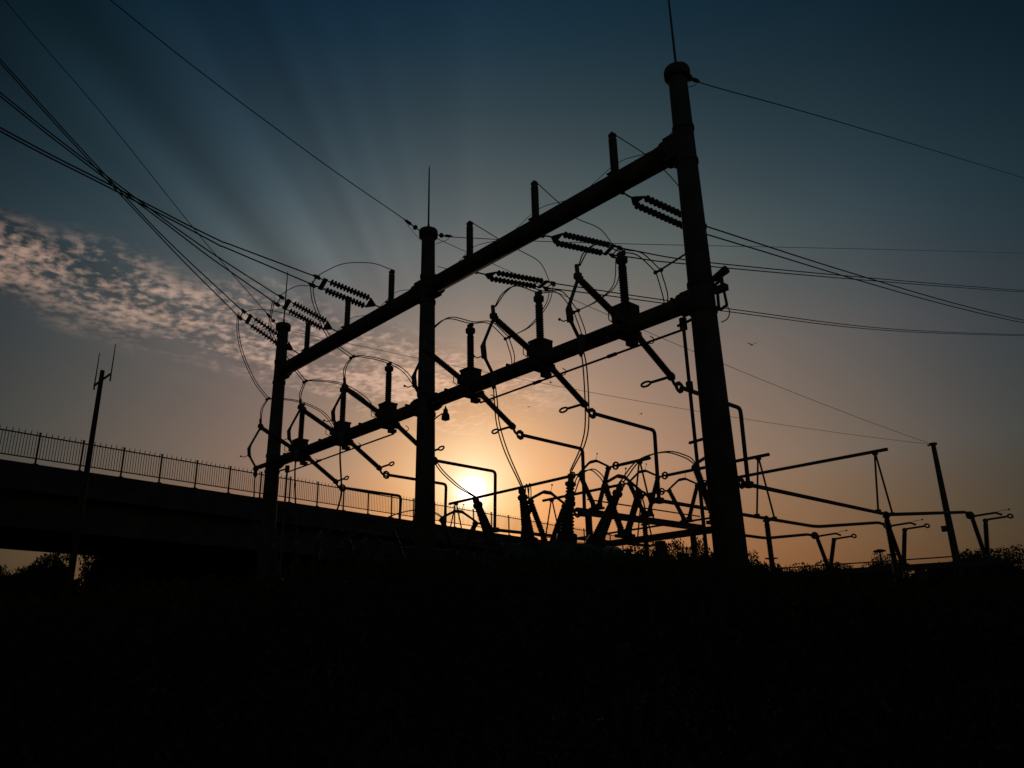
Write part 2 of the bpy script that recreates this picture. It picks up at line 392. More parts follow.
# ------------------------------------------------------------------ strain insulator strings
ENDS = {L1: ((19.45, 17.95), (15.75, 19.52)), L2: ((19.42, 17.85), (15.78, 18.74)), L3: ((19.42, 17.78), (15.48, 18.12)),
        R1: ((20.58, 17.62), (25.32, 18.46)), R2: ((20.58, 17.70), (25.33, 18.60)), R3: ((20.58, 17.58), (25.6, 18.0))}
HALF = 0.25
TILT = {L1: 33, L2: 33, L3: 33, R1: 12, R2: 25, R3: 8}
def side(X, k=1.0): a = R(TILT[X]); return V(math.cos(a)*k, 0, math.sin(a)*k)
def string(X):
    (y0, z0), (y1, z1) = ENDS[X]
    A, Bv = V(X, y0, z0), V(X, y1, z1); a = (Bv-A).normalized(); Lt = (Bv-A).length; hook = V(X, 20+(0.36 if y0 > 20 else -0.38), 17.62 if y0 > 20 else 17.9); sx = side(X); nrm = sx.cross(a).normalized()
    t = thing('insulator_string', 'twin string of bell discs on the upper beam ' + SHORT[X], 'insulator', A, 'strain insulator strings of the upper beam')
    P = lambda s, o=0.0: A + a*s + sx*o
    b = MB(); b.tube([hook, P(0.1), P(0.42)], 0.035, 6); b.box(hook, (0.12, 0.16, 0.14))
    tri = [P(0.36, -0.06), P(0.36, 0.06), P(0.78, HALF+0.07), P(0.78, -HALF-0.07)]
    th = nrm*0.03; b.add([p-th for p in tri]+[p+th for p in tri], [(3, 2, 1, 0), (4, 5, 6, 7), (0, 1, 5, 4), (1, 2, 6, 5), (2, 3, 7, 6), (3, 0, 4, 7)], False)
    b.build('yoke_plate', GALV, t)
    s_end = Lt-0.78
    dk = 1.0 if X < -28 else 0.86
    for o in (-HALF, HALF):
        d = MB(); n = 12; s0 = 0.85; pitch = (s_end-0.12-s0)/n
        d.tube([P(0.72, o), P(s_end+0.06, o)], 0.032, 6)
        for i in range(n):
            q = P(s0+i*pitch, o)
            d.lathe(q, q+a, [(0.0, 0.045), (pitch*0.08, 0.075), (pitch*0.34, 0.085), (pitch*0.40, 0.14*dk), (pitch*0.48, 0.175*dk), (pitch*0.55, 0.17*dk), (pitch*0.57, 0.06), (pitch*0.97, 0.045)], 12)
        d.build('disc_string', PORC, t)
    b = MB(); c = P(s_end+0.14); b.box(c, (2*HALF+0.16, 0.22, 0.06), (sx, a, nrm)); b.build('yoke_plate', GALV, t)
    b = MB()
    for o in (-HALF, HALF):
        b.tube([P(s_end+0.2, o*0.8), P(Lt-0.3, o)], 0.03, 6); b.lathe(P(Lt-0.35, o), P(Lt, o), [(0, 0.05), (0.06, 0.085), (0.26, 0.08), (0.36, 0.04)], 8)
        b.box(P(Lt-0.2, o)-nrm*0.1*(1 if nrm.z > 0 else -1), (0.07, 0.24, 0.16), (sx, a, nrm))
    b.tube([P(Lt-0.18, -HALF), P(Lt-0.18, HALF)], 0.03, 6)
    b.build('dead_end_clamp', ALU, t)
    return t
for X in PH: string(X)

# ------------------------------------------------------------------ incoming and outgoing lines
def line(X, pts, label):
    t = thing('power_line', label, 'power line', pts[0], 'twin overhead power lines tied to the gantry')
    for o in (-HALF, HALF):
        b = MB(); Q = smooth(pts, 8); q0 = Vector(pts[0]); w_ = lambda p: min(1.0, (p-q0).length/6.0)
        b.tube([p+side(X, o*0.9)*(1-w_(p))+V(o*(0.45 if X < -28 else 0.9), 0, 0)*w_(p) for p in Q], 0.033, 5); b.build('conductor', WIRE, t)
    return t
line(L1, [(L1, 15.75, 19.52), (L1, 15.19, 19.9), (L1, 11.35, 22.51), (L1, 6.59, 26.17), (L1, 2.67, 29.3), (L1, -4, 34.6), (L1, -16, 45)], 'steepest twin line climbing away from the string beside the smallest column')
line(L2, [(L2, 15.78, 18.74), (L2, 13.25, 19.67), (L2, 11.17, 20.5), (L2, 5.73, 22.95), (L2, 2.6, 24.5), (L2, -5, 28.5), (L2, -18, 36)], 'twin line climbing from the middle string of the smallest-column bay')
line(L3, [(L3, 15.48, 18.12), (L3, 11.51, 18.44), (L3, 10.79, 18.52), (L3, 6.44, 19.4), (L3, 2.53, 20.2), (L3, -6, 22.4), (L3, -20, 27)], 'flattest twin line leaving the string before the middle column')
line(R1, [(R1, 25.32, 18.46), (R1, 41.14, 21.7), (R1, 70, 27.9), (R1, 119.1, 40.1), (R1, 135, 44.5)], 'lowest twin line running off past the tallest column')
line(R2, [(R2, 25.33, 18.6), (R2, 33.16, 20.55), (R2, 62, 28.6), (R2, 103.4, 40.4), (R2, 120, 45.5)], 'twin line running off behind the tallest column at its middle')
line(R3, [(R3, 25.6, 18.0), (R3, 40.43, 20.6), (R3, 58, 23.9), (R3, 77.8, 28.0), (R3, 95, 32)], 'steepest twin line dropping away past the tallest column')
def shield(pts, label, clamp=True, sm=True):
    t = thing('shield_wire', label, 'wire', pts[0], 'single shield wires from the column tops')
    b = MB(); b.tube(smooth(pts, 8) if sm else pts, 0.022 if clamp else 0.016, 5); b.build('wire', WIRE, t)
    if clamp:
        p, q = Vector(pts[0]), Vector(pts[1]); a = (q-p).normalized(); b = MB()
        b.tube([p, p+a*1.1], 0.03, 6); b.lathe(p+a*0.28, q, [(0, 0.05), (0.03, 0.12), (0.12, 0.13), (0.18, 0.06), (0.2, 0.05)], 10); b.lathe(p+a*0.62, q, [(0, 0.04), (0.05, 0.08), (0.3, 0.075), (0.4, 0.03)], 8)
        b.tube(smooth([p+a*0.9, p+a*0.75+V(0, 0, -0.22), p+a*0.25+V(0, 0, -0.42), p+V(0, 0, -0.5)], 5), 0.014, 4)
        b.build('clamp', GALV, t)
    return t
shield([(-42.62, 19.6, 20.85), (-42.6, 17.36, 22.65), (-42.6, 13.91, 25.53), (-42.6, 7.88, 31.0), (-42.6, 2.48, 35.5), (-42.6, -8, 45)], 'single wire climbing from the top of the smallest column')
shield([(-27.3, 19.55, 20.8), (-27.27, 18.28, 21.15), (-27.27, 12.92, 22.6), (-27.27, 4.73, 25.4), (-27.27, -8, 31)], 'single wire climbing from the middle column top toward the upper corner')
shield([(-12.38, 20.45, 21.0), (-12.38, 22.5, 21.65), (-12.38, 35.82, 26.5), (-12.38, 76.0, 40.7), (-12.38, 90, 45.6)], 'single wire leaving the top of the tallest column')
shield([(-27.3, 20.45, 20.95), (-27.27, 22.78, 21.6), (-27.27, 35.35, 25.75), (-27.27, 80, 41), (-27.27, 149.8, 64.7)], 'single wire from the middle column top passing behind the tallest column')
shield(sag((-27.2, 20.4, 20.7), (-24.26, 75.34, 17.95), 0.5), 'single wire from the middle column to the far mast', False, False)
shield(sag((-42.6, 20.4, 20.7), (-24.3, 75.34, 17.95), 0.7), 'single wire from the smallest column to the far mast', False, False)

# arrester leads (beam arrester to the line end of each string)
LEAD = {L1: [(19.95, 20.1), (18.48, 20.22), (17.07, 20.08), (16.31, 19.78), (15.9, 19.5)], L2: [(19.92, 20.08), (18.84, 20.2), (17.23, 19.95), (16.51, 19.52), (15.93, 18.9)],
        L3: [(19.94, 20.1), (18.79, 20.08), (17.25, 19.55), (16.19, 18.76), (15.64, 18.2)], R1: [(20.1, 20.1), (21.87, 19.82), (23.11, 19.7), (24.53, 19.5), (25.2, 18.6)],
        R2: [(20.1, 20.1), (21.53, 19.62), (22.59, 19.3), (24.13, 19.35), (25.1, 18.75)], R3: [(20.15, 20.1), (22.23, 20.05), (23.8, 19.7), (24.9, 19.0), (25.35, 18.1)]}
for X in PH:
    b = MB(); b.tube(smooth([(X, y, z) for y, z in LEAD[X]], 8), 0.022, 5)
    one(b, 'arrester_lead', WIRE, 'thin lead arching from beam arrester to line end ' + SHORT[X], 'cable', (X, 20.1, 20.1), 'leads from the beam arresters')

# ------------------------------------------------------------------ jumpers
JL = {L1: ([(15.7, 19.45), (15.8, 18.3), (16.2, 17.07), (17.0, 15.7), (17.86, 14.83)], [(17.86, 14.83), (17.57, 14.2), (17.55, 13.55)], [(17.86, 14.83), (18.58, 14.98), (19.85, 15.03), (21.25, 14.69), (22.0, 14.0), (22.35, 13.35)]),
      L2: ([(15.65, 18.6), (15.62, 16.95), (16.51, 15.75), (17.72, 14.62)], [(17.72, 14.62), (17.52, 13.95), (17.52, 13.55)], [(17.72, 14.62), (18.28, 14.8), (19.88, 14.93), (21.33, 14.44), (21.95, 13.75), (22.35, 13.35)]),
      L3: ([(15.5, 18.0), (15.75, 16.9), (16.66, 15.4), (17.9, 14.75)], [(17.9, 14.75), (17.55, 14.15), (17.52, 13.55)], [(17.9, 14.75), (18.45, 14.92), (19.87, 14.97), (20.96, 14.67), (21.75, 13.9), (22.3, 13.35)]),
      R1: ([(25.3, 18.4), (24.91, 17.35), (23.7, 15.85), (22.2, 14.85)], [(22.2, 14.85), (22.52, 14.0), (22.45, 13.4)], [(22.2, 14.85), (21.16, 15.33), (20.1, 15.05), (18.86, 14.93), (18.1, 14.35), (17.6, 13.6)]),
      R2: ([(25.3, 18.5), (24.95, 16.85), (23.6, 15.6), (22.19, 14.7)], [(22.19, 14.7), (22.6, 13.8), (22.45, 13.35)], [(22.19, 14.7), (21.27, 15.3), (20.12, 14.98), (18.9, 14.9), (18.15, 14.35), (17.65, 13.6)]),
      R3: ([(25.4, 17.9), (25.0, 17.0), (24.15, 16.3), (22.2, 14.9)], [(22.2, 14.9), (22.5, 14.0), (22.45, 13.35)], [(22.2, 14.9), (21.12, 15.25), (20.11, 15.05), (18.9, 14.93), (18.1, 14.35), (17.65, 13.6)])}
for X in PH:
    t = thing('jumper_cable', 'twin jumper loops over the switch post ' + SHORT[X], 'cable', (X, 20, 15), 'twin jumper loops of the gantry switches')
    for i, pts in enumerate(JL[X]):
        b = MB()
        for o in (-0.11, 0.11):
            q = [(X+o*(0.3 if k == len(pts)-1 and i > 0 else 1.0), y, z) for k, (y, z) in enumerate(pts)]
            b.tube(smooth(q, 8), 0.024, 5)
        b.build('conductor', WIRE, t)
    y, z = JL[X][0][-1]; b = MB(); b.tube([(X-0.2, y, z), (X+0.2, y, z)], 0.05, 6); b.ball((X-0.14, y, z), 0.085); b.ball((X+0.14, y, z), 0.085); b.build('spacer_clamp', ALU, t)

# ------------------------------------------------------------------ switches on the lower beam
def pad(b, c, r=0.13): b.lathe(V(*c)-V(0, 0, r*0.8), V(*c)+V(0, 0, r), [(0, r*0.6), (r*0.3, r), (r*1.3, r), (r*1.7, r*0.5)], 10)
def beam_switch(X, sgn):
    t = thing('disconnect_switch', 'V-type disconnect switch clamped on the lower beam ' + SHORT[X], 'switch', (X, 20, 12.0), 'disconnect switches on the lower beam')
    b = MB(); b.box((X, 20, 12.3), (0.60, 0.66, 0.84)); b.box((X, 20, 12.42), (0.84, 0.5, 0.40)); b.box((X, 20, 12.76), (0.70, 0.70, 0.09)); b.box((X, 20, 11.98), (0.5, 0.72, 0.80))
    b.box((X, 20, 11.62), (0.42, 0.56, 0.10)); b.box((X-0.1, 20.35, 11.5), (0.3, 0.34, 0.16)); b.box((X+0.36, 20.1, 12.66), (0.12, 0.3, 0.12))
    for yy, zz in ((19.55, 12.2), (19.55, 11.8), (20.45, 12.2), (20.45, 11.8)): b.box((X, yy, zz), (0.3, 0.36, 0.26))
    b.build('base_box', STEEL, t)
    insul((X, 20, 12.82), (X, 20, 14.5), 0.135, 0.165, 0.10, 12).build('post_insulator', PORC, t)
    b = MB(); b.lathe((X, 20, 14.5), (X, 20, 15), [(0, 0.16), (0.04, 0.215), (0.2, 0.22), (0.27, 0.15), (0.29, 0.05)], 12); b.box((X, 20, 14.88), (0.34, 0.1, 0.16)); b.build('post_cap', ALU, t)
    for a, c in (((19.42, 12.3), (17.66, 13.10)), ((19.40, 11.75), (17.56, 10.86)), ((20.6, 12.28), (22.36, 13.16)), ((20.62, 11.78), (22.32, 10.72))):
        p0, p1 = V(X, *a), V(X, *c)
        iu = insul(p0, p1, 0.105, 0.135, 0.085, 10).build('insulator', PORC, t)
        k = MB(); k.lathe(p0-(p1-p0).normalized()*0.12, p1, [(0, 0.15), (0.16, 0.145), (0.2, 0.1)], 10)
        k.lathe(p1-(p1-p0).normalized()*0.05, p1+(p1-p0), [(0, 0.1), (0.03, 0.15), (0.12, 0.15), (0.18, 0.07)], 10); k.build('insulator_cap', ALU, iu)
    b = MB(); b.tube([V(X, 17.58, 13.14), V(X, 17.1, 12.08), V(X, 17.02, 11.85), V(X, 17.06, 11.5), V(X, 17.16, 11.35), V(X, 17.5, 10.85)], [0.06, 0.06, 0.1, 0.095, 0.06, 0.06], 8)
    b.tube([V(X-0.1, 17.03, 11.86), V(X-0.1, 17.08, 11.42)], 0.04, 6); b.tube([V(X+0.1, 17.03, 11.86), V(X+0.1, 17.08, 11.42)], 0.04, 6)
    b.tube([V(X, 17.06, 11.5), V(X-0.05, 16.8, 11.36), V(X-0.05, 16.62, 11.38)], 0.022, 5); b.ball((X-0.05, 16.62, 11.38), 0.05)
    pad(b, (X, 17.56, 13.2), 0.15); pad(b, (X, 17.5, 10.8), 0.15); b.tube([(X, 17.56, 13.2), (X, 17.53, 13.62)], 0.075, 8)
    b.build('switch_blade', ALU, t)
    for z, dz_ in ((10.66, 0.02), (13.2, 0.05)):
        b = MB(); q = V(X, 22.4, z); b.tube([q, q+V(sgn*0.15, 0, 0.03), q+V(sgn*0.95, 0.0, 0.02+dz_)], 0.055, 7); b.tube([q+V(sgn*(1.17+0.22*math.cos(t)), 0, 0.02+dz_+0.09*math.sin(t)) for t in [k*math.pi/6 for k in range(12)]], 0.045, 5, True); pad(b, q, 0.15)
        b.build('arcing_horn', ALU, t)
    b = MB(); b.tube([(X, 22.4, 10.62), (X, 22.55, 10.42), (X, 22.66, 10.36)], 0.06, 7); b.build('terminal_link', ALU, t)
    b = MB(); b.tube(smooth([(X+0.35, 20.7, 11.45), (X+0.38, 20.9, 11.5), (X+0.42, 20.95, 11.65), (X+0.38, 20.8, 11.75)], 4), 0.02, 5); b.tube([(X-0.05, 19.1, 12.4), (X-0.05, 19.1, 12.05), (X-0.05, 19.45, 11.95)], 0.02, 5); b.build('earth_strap', WIRE, t)
    return t
sw = beam_switch(L1, 1)
for X in (L2, L3): dup(sw, (X-L1, 0, 0), 'V-type disconnect switch clamped on the lower beam ' + SHORT[X])
sw = beam_switch(R1, -1)
for X in (R2, R3): dup(sw, (X-R1, 0, 0), 'V-type disconnect switch clamped on the lower beam ' + SHORT[X])

# gang operating rods
def oprod(x0, x1, xv, col, label):
    t = thing('operating_rod', label, 'rod', (xv, 20.35, GR), 'switch operating rods under the lower beam')
    b = MB(); b.tube([(x0, 20.45, 11.38), (x1, 20.45, 11.38)], 0.042, 7)
    for k in (0.33, 0.7): x = x0+(x1-x0)*k; b.tube([(x-0.2, 20.45, 11.38), (x+0.2, 20.45, 11.38)], 0.07, 7)
    b.build('cross_rod', GALV, t)
    b = MB(); b.tube([(xv, 20.4, 11.5), (xv, 20.4, GR)], 0.06, 8); b.cyl((xv, 20.4, 9.2), (xv, 20.4, 9.5), 0.12, n=10); b.cyl((xv, 20.4, 11.35), (xv, 20.4, 11.75), 0.13, n=10); b.build('vertical_rod', GALV, t)
    for z in (11.55, 7.5, 2.0):
        b = MB(); b.tube([(xv-(0.22 if col > -20 else -0.22), 20.4, z), (col, 20.2, z)], 0.05, 6); b.build('bracket', GALV, t)
oprod(R1+0.1, -13.45, -13.45, COLX[2], 'long operating rod under the lower beam, dropping beside the tallest column')
oprod(-41.5, L3-0.1, -41.5, COLX[0], 'long operating rod under the lower beam, dropping beside the smallest column')

# ------------------------------------------------------------------ bus pipes leaving the beam switches and running away across the yard
BUSEND = {L1: 31.8, L2: 36.1, L3: 40.0, R1: 43.0, R2: 40.8, R3: 39.7}
def fillet(pts, r=0.22, n=4):
    P = [Vector(p) for p in pts]; out = [P[0]]
    for i in range(1, len(P)-1):
        a = (P[i-1]-P[i]); c = (P[i+1]-P[i]); q = min(r, a.length*0.4, c.length*0.4); a.normalize(); c.normalize()
        A, C = P[i]+a*q, P[i]+c*q
        for k in range(n+1):
            t = k/n; out.append(A*(1-t)**2+P[i]*2*t*(1-t)+C*t*t)
    out.append(P[-1]); return out
for X in PH:
    t = thing('bus_pipe', 'aluminium bus pipe elbowing down from the beam switch ' + SHORT[X], 'bus pipe', (X, 22.7, 10.36), 'bus pipes under the beam switches')
    b = MB(); b.tube(fillet([(X, 22.95, 10.37), (X, 26.95, 10.32), (X, 26.85, 7.22)]), 0.085, 8); b.build('drop_pipe', ALU, t)
    b = MB(); b.ring((X, 22.85, 10.36), (1, 0, 0), 0.19, 0.055, 8, 6); b.ring((X, 22.85, 10.36), (0, 0.6, 1), 0.15, 0.045, 8, 6); b.build('expansion_clamp', ALU, t)
    b = MB(); b.ring((X, 26.35, 7.2), (1, 0, 0), 0.19, 0.055, 8, 6); b.ring((X, 26.35, 7.2), (0, 0.6, 1), 0.15, 0.045, 8, 6); b.box((X, 26.85, 7.2), (0.26, 0.4, 0.24)); b.build('expansion_clamp', ALU, t)
    e = BUSEND[X]; b = MB()
    tail = {R1: [(48.4, 7.8), (49.25, 7.76)], R2: [(49.2, 8.1), (50.2, 8.02)], R3: [(51.3, 8.36), (52.2, 8.26)]}.get(X, [])
    b.tube(fillet([(X, 26.45, 7.2), (X, e, 7.18)] + [(X, y, z) for y, z in tail], 0.8), 0.09, 8); b.build('yard_pipe', ALU, t)

# supports and A-frames where the cross buses pass above
TY = {L1: 31.3, R1: 31.3, L2: 35.6, R2: 35.6, L3: 39.5, R3: 39.5}
def support(X, Y, label):
    t = thing('bus_support', label, 'support', (X, Y, GR), 'bus support posts')
    b = MB(); b.cyl((X, Y, GR-0.1), (X, Y, 5.2), 0.16, 0.13, 10); b.box((X, Y, 5.22), (0.45, 0.45, 0.06)); b.build('post', STEEL, t)
    insul((X, Y, 5.25), (X, Y, 7.02), 0.12, 0.15, 0.1, 10).build('insulator', PORC, t)
    b = MB(); b.box((X, Y, 7.06), (0.28, 0.28, 0.08)); b.ring((X, Y, 7.18), (0, 1, 0), 0.12, 0.04, 10); b.build('clamp', ALU, t)
for X in PH: support(X, TY[X]+0.02, 'slim post holding up the yard bus pipe ' + SHORT[X])
NAMES = {L1: 'nearest', L2: 'middle', L3: 'farthest'}
for (xl, xr, Y, a, b_) in ((L1-0.7, -23.42, 31.3, L1, R1), (L2-0.8, -19.18, 35.6, L2, R2), (L3-0.65, -14.86, 39.5, L3, R3)):
    for x0, x1, ap, tip, lab in ((xl, -28.95, a, -28.6, 'the smallest column side'), (-25.6, xr, b_, -25.9, 'the tallest column side')):
        t = thing('tie_bus', NAMES[a] + ' cross bus pipe held on an A-frame, on ' + lab, 'bus pipe', (ap, Y, 7.3), 'cross bus pipes tying both bays')
        b = MB(); b.tube([(x0, Y, 10.36), (x1, Y, 10.36)], 0.09, 8); b.build('pipe', ALU, t)
        for dy in (-0.83, 0.83):
            q = MB(); q.tube([(ap, Y+dy, 7.3), (ap, Y+dy*0.06, 10.24)], 0.048, 6); q.box((ap, Y+dy, 7.26), (0.2, 0.2, 0.16)); q.build('leg', ALU, t)
        q = MB(); q.box((ap, Y, 10.26), (0.22, 0.22, 0.14)); q.build('clamp', ALU, t)
        q = MB(); xc = (x1 if lab.startswith('the small') else x0); s_ = 1 if tip > xc else -1
        q.ring((xc+s_*0.1, Y, 10.37), (0, 1, 0), 0.19, 0.055, 8, 6); q.ring((xc+s_*0.1, Y, 10.37), (0.6, 0, 1), 0.15, 0.045, 8, 6); q.build('expansion_clamp', ALU, t)

# three V switches in the cross buses on a long steel beam
st = thing('switch_stand', 'long steel beam on two posts under the three cross-bus switches', 'stand', (-27.2, 35.4, GR))
b = MB(); b.box((-27.2, 35.3, 8.10), (0.2, 11.2, 0.19)); b.build('beam', STEEL, st)
b = MB(); b.tube([(-26.85, 30.2, 8.62), (-26.85, 40.4, 8.62)], 0.04, 6); b.build('operating_rod', GALV, st)
for y in (30.6, 40.0):
    b = MB(); b.box((-27.2, y, (7.96+GR)/2), (0.26, 0.26, 7.96-GR)); b.box((-27.2, y, GR+0.06), (1.0, 1.0, 0.12)); b.build('leg', STEEL, st)
def v_switch(o, along, label, group, w0, w1, h, peak):
    # o: base centre; along: axis of the two tips
    o = Vector(o); a = Vector(along).normalized(); n = V(-a.y, a.x, 0)
    t = thing('disconnect_switch', label, 'switch', o, group)
    b = MB(); b.box(o+V(0, 0, 0.06), (0.7, 0.5, 0.12), (a, n, V(0, 0, 1))); b.cyl(o-a*0.2+V(0, 0, 0.1), o-a*0.2+V(0, 0, 0.3), 0.17, n=10); b.cyl(o+a*0.2+V(0, 0, 0.1), o+a*0.2+V(0, 0, 0.3), 0.17, n=10); b.build('base', STEEL, t)
    tips = []
    for sg, w in ((-1, w0), (1, w1)):
        p0, p1 = o+a*sg*0.2+V(0, 0, 0.25), o+a*sg*w+V(0, 0, h); tips.append(p1)
        iu = insul(p0, p1-(p1-p0).normalized()*0.1, 0.115, 0.145, 0.09, 10).build('insulator', PORC, t)
        k = MB(); k.lathe(p1-(p1-p0).normalized()*0.15, p1, [(0, 0.1), (0.03, 0.155), (0.14, 0.155), (0.22, 0.08)], 10); k.build('insulator_cap', ALU, iu)
    return t, tips, a, n
def arch(t, tips, a, peak):
    A, B_ = tips; m = (A+B_)/2; z = max(A.z, B_.z)+peak; b = MB()
    b.tube([A+V(0, 0, 0.06), V((m-a*0.32).x, (m-a*0.32).y, z-0.03), V((m-a*0.2).x, (m-a*0.2).y, z), V((m+a*0.2).x, (m+a*0.2).y, z), V((m+a*0.34).x, (m+a*0.34).y, z-0.06), B_+V(0, 0, 0.06)], [0.06, 0.065, 0.09, 0.085, 0.065, 0.055], 8)
    q = V((m+a*0.15).x, (m+a*0.15).y, z); b.tube([q, q+a*0.12+V(0, 0, 0.22), q+a*0.16+V(0, 0, 0.38)], 0.014, 4); b.ball(q+a*0.16+V(0, 0, 0.38), 0.045)
    b.build('switch_blade', ALU, t)
for Y, nm in ((31.3, 'nearest'), (35.6, 'middle'), (39.5, 'farthest')):
    t, tips, a, n = v_switch((-27.2, Y, 8.24), (1, 0, 0), nm + ' closed V switch on the long beam beneath the cross buses', 'closed switches in the cross buses', 1.1, 1.0, 2.12, 0.5)
    arch(t, tips, a, 0.52)
    for tp, s_ in ((tips[0], -1), (tips[1], 1)):
        b = MB(); b.tube([tp, tp+V(s_*0.4, 0, 0.0)], 0.06, 6); b.build('terminal_link', ALU, t)

# row of V switches behind the breakers, on a low steel beam
st = thing('switch_stand', 'low steel beam on stub columns running across behind the breakers', 'stand', (-26, 24.4, GR))
b = MB(); b.box((-27.6, 24.4, 5.3), (26.2, 0.22, 0.24)); b.build('beam', STEEL, st)
b = MB(); b.tube([(-40.2, 24.0, 5.66), (-14.6, 24.0, 5.66)], 0.04, 6); b.build('operating_rod', GALV, st)
for x in (-40, -33.5, -27, -21.2, -18.1, -15.4):
    b = MB(); b.box((x, 24.4, (5.14+GR)/2), (0.3, 0.28, 5.14-GR)); b.box((x, 24.4, GR+0.06), (1.0, 1.0, 0.12)); b.build('leg', STEEL, st)
row = {}
for X in PH:
    t, tips, a, n = v_switch((X, 24.4, 5.47), (0, 1, 0), 'closed V switch on the low beam, ' + SHORT[X], 'closed switches on the low beam', 1.06, 1.15, 2.0, 0.45)
    arch(t, tips, a, 0.47); row[X] = tips
    b = MB(); b.tube(fillet([tips[1], tips[1]+V(0, 0.35, -0.02), V(X, 26.2, 7.2)], 0.2), 0.05, 6); b.build('terminal_link', ALU, t)

# ------------------------------------------------------------------ circuit breakers
def breaker(dx, label):
    t = thing('circuit_breaker', label, 'circuit breaker', (-17+dx, 17, GR), 'dead tank circuit breakers')
    b = MB()
    for x in (-18.6, -16.9, -15.4):
        b.lathe((x+dx, 15.6, 3.75), (x+dx, 18.4, 3.75), [(0, 0.3), (0.06, 0.55), (2.74, 0.55), (2.8, 0.3)], 16)
    b.build('tank', PAINT, t)
    b = MB(); b.box((-17+dx, 17, 2.95), (4.8, 2.2, 0.3))
    for x in (-19.1, -14.9):
        for y in (16.1, 17.9): b.box((x+dx, y, (2.8+GR)/2), (0.3, 0.3, 2.8-GR))
    b.build('frame', GALV, t)
    b = MB(); b.box((-17+dx, 15.4, 1.2), (2.0, 0.9, 3.4)); b.box((-17+dx, 15.4, 2.95), (2.2, 1.1, 0.12)); b.build('control_cabinet', PAINT, t)
    for base, top in (((-18.45, 16.36, 4.2), (-20.0, 16.75, 6.3)), ((-16.95, 16.36, 4.2), (-17.68, 16.75, 6.28)), ((-15.45, 16.36, 4.2), (-15.48, 16.75, 6.4)),
                      ((-18.45, 17.55, 4.2), (-19.9, 19.1, 6.25)), ((-16.95, 17.55, 4.2), (-17.65, 19.1, 6.25)), ((-15.45, 17.55, 4.2), (-15.5, 19.08, 6.28))):
        p0, p1 = Vector(base)+V(dx, 0, 0), Vector(top)+V(dx, 0, 0); L = (p1-p0).length; a = (p1-p0).normalized()
        b = MB(); Lb = L-0.42; pr = [(0, 0.30), (0.32, 0.30), (0.34, 0.21)]; s = 0.36
        while s+0.1 < Lb:
            q = 1-(s/Lb); r0 = 0.078+0.10*q
            pr += [(s+0.02, r0), (s+0.05, r0+0.045), (s+0.075, r0+0.04), (s+0.09, r0-0.005)]; s += 0.1
        pr += [(Lb, 0.13)]
        b.lathe(p0, p1, pr, 14); bu = b.build('bushing', PORC, t)
        b = MB(); b.lathe(p0+a*(Lb-0.02), p1, [(0, 0.13), (0.04, 0.17), (0.10, 0.17), (0.14, 0.09), (0.24, 0.09), (0.26, 0.12), (0.36, 0.11), (0.40, 0.05), (0.46, 0.045)], 10); b.build('bushing_terminal', ALU, bu)
    return t
breaker(0, 'circuit breaker with fanned ribbed bushings below the tallest-column bay')
breaker(-14.95, 'circuit breaker with fanned ribbed bushings below the smallest-column bay, lost in shadow')
# twin drops from the beam switches to the near bushings
DROP = {R1: [(R1, 17.5, 10.8), (-24.0, 17.55, 9.6), (-23.2, 17.5, 8.2), (-21.6, 17.15, 7.1), (-20.05, 16.78, 6.35)],
        R2: [(R2, 17.5, 10.8), (R2, 17.6, 9.9), (-19.7, 17.6, 9.0), (-19.2, 17.5, 7.9), (-17.7, 16.78, 6.35)],
        R3: [(R3, 17.5, 10.8), (R3, 17.66, 9.9), (R3, 17.62, 8.2), (R3, 17.36, 7.34), (R3, 16.76, 6.45)]}
for X in (L1, L2, L3):
    e = {L1: -35.0, L2: -32.63, L3: -30.43}[X]
    DROP[X] = [(X, 17.5, 10.8), (X, 17.5, 9.8), (X, 17.65, 8.2), ((X*2+e)/3, 17.4, 7.2), (e, 16.77, 6.4)]
for X in PH:
    t = thing('dropper', 'twin wire hanging from beam switch to bushing, ' + SHORT[X], 'cable', DROP[X][0], 'twin droppers to the breaker bushings')
    b = MB()
    for o in ((-0.075, 0.075) if X > -28 else (-0.035, 0.035)):
        q = [V(*p)+V(o if 0 < i < len(DROP[X])-1 else o*0.5, 0, 0) for i, p in enumerate(DROP[X])]; b.tube(smooth(q, 8), 0.024, 5)
    b.build('conductor', WIRE, t)
    b = MB(); p = V(*DROP[X][0]); b.lathe(p, p-V(0, 0, 1), [(0, 0.06), (0.1, 0.1), (0.35, 0.1), (0.5, 0.04)], 8); b.build('clamp', ALU, t)
# twin links from the far bushings to the row switches
for X, far in ((R1, (-19.9, 19.1, 6.3)), (R2, (-17.65, 19.1, 6.3)), (R3, (-15.5, 19.08, 6.35)), (L1, (-34.85, 19.1, 6.3)), (L2, (-32.6, 19.1, 6.3)), (L3, (-30.45, 19.08, 6.35))):
    A, B_ = V(*far), row[X][0]; b = MB()
    for o in (-0.09, 0.09):
        b.tube(smooth([A+V(o, 0, 0), A.lerp(B_, 0.25)+V(o, 0, 0.62), A.lerp(B_, 0.6)+V(o, 0, 0.72), A.lerp(B_, 0.88)+V(o, 0, 0.4), B_+V(o*0.5, 0, 0.1)], 7), 0.024, 5)
    one(b, 'link_cable', WIRE, 'twin wire arching to the low-beam switch ' + SHORT[X], 'cable', A, 'twin links behind the breakers')

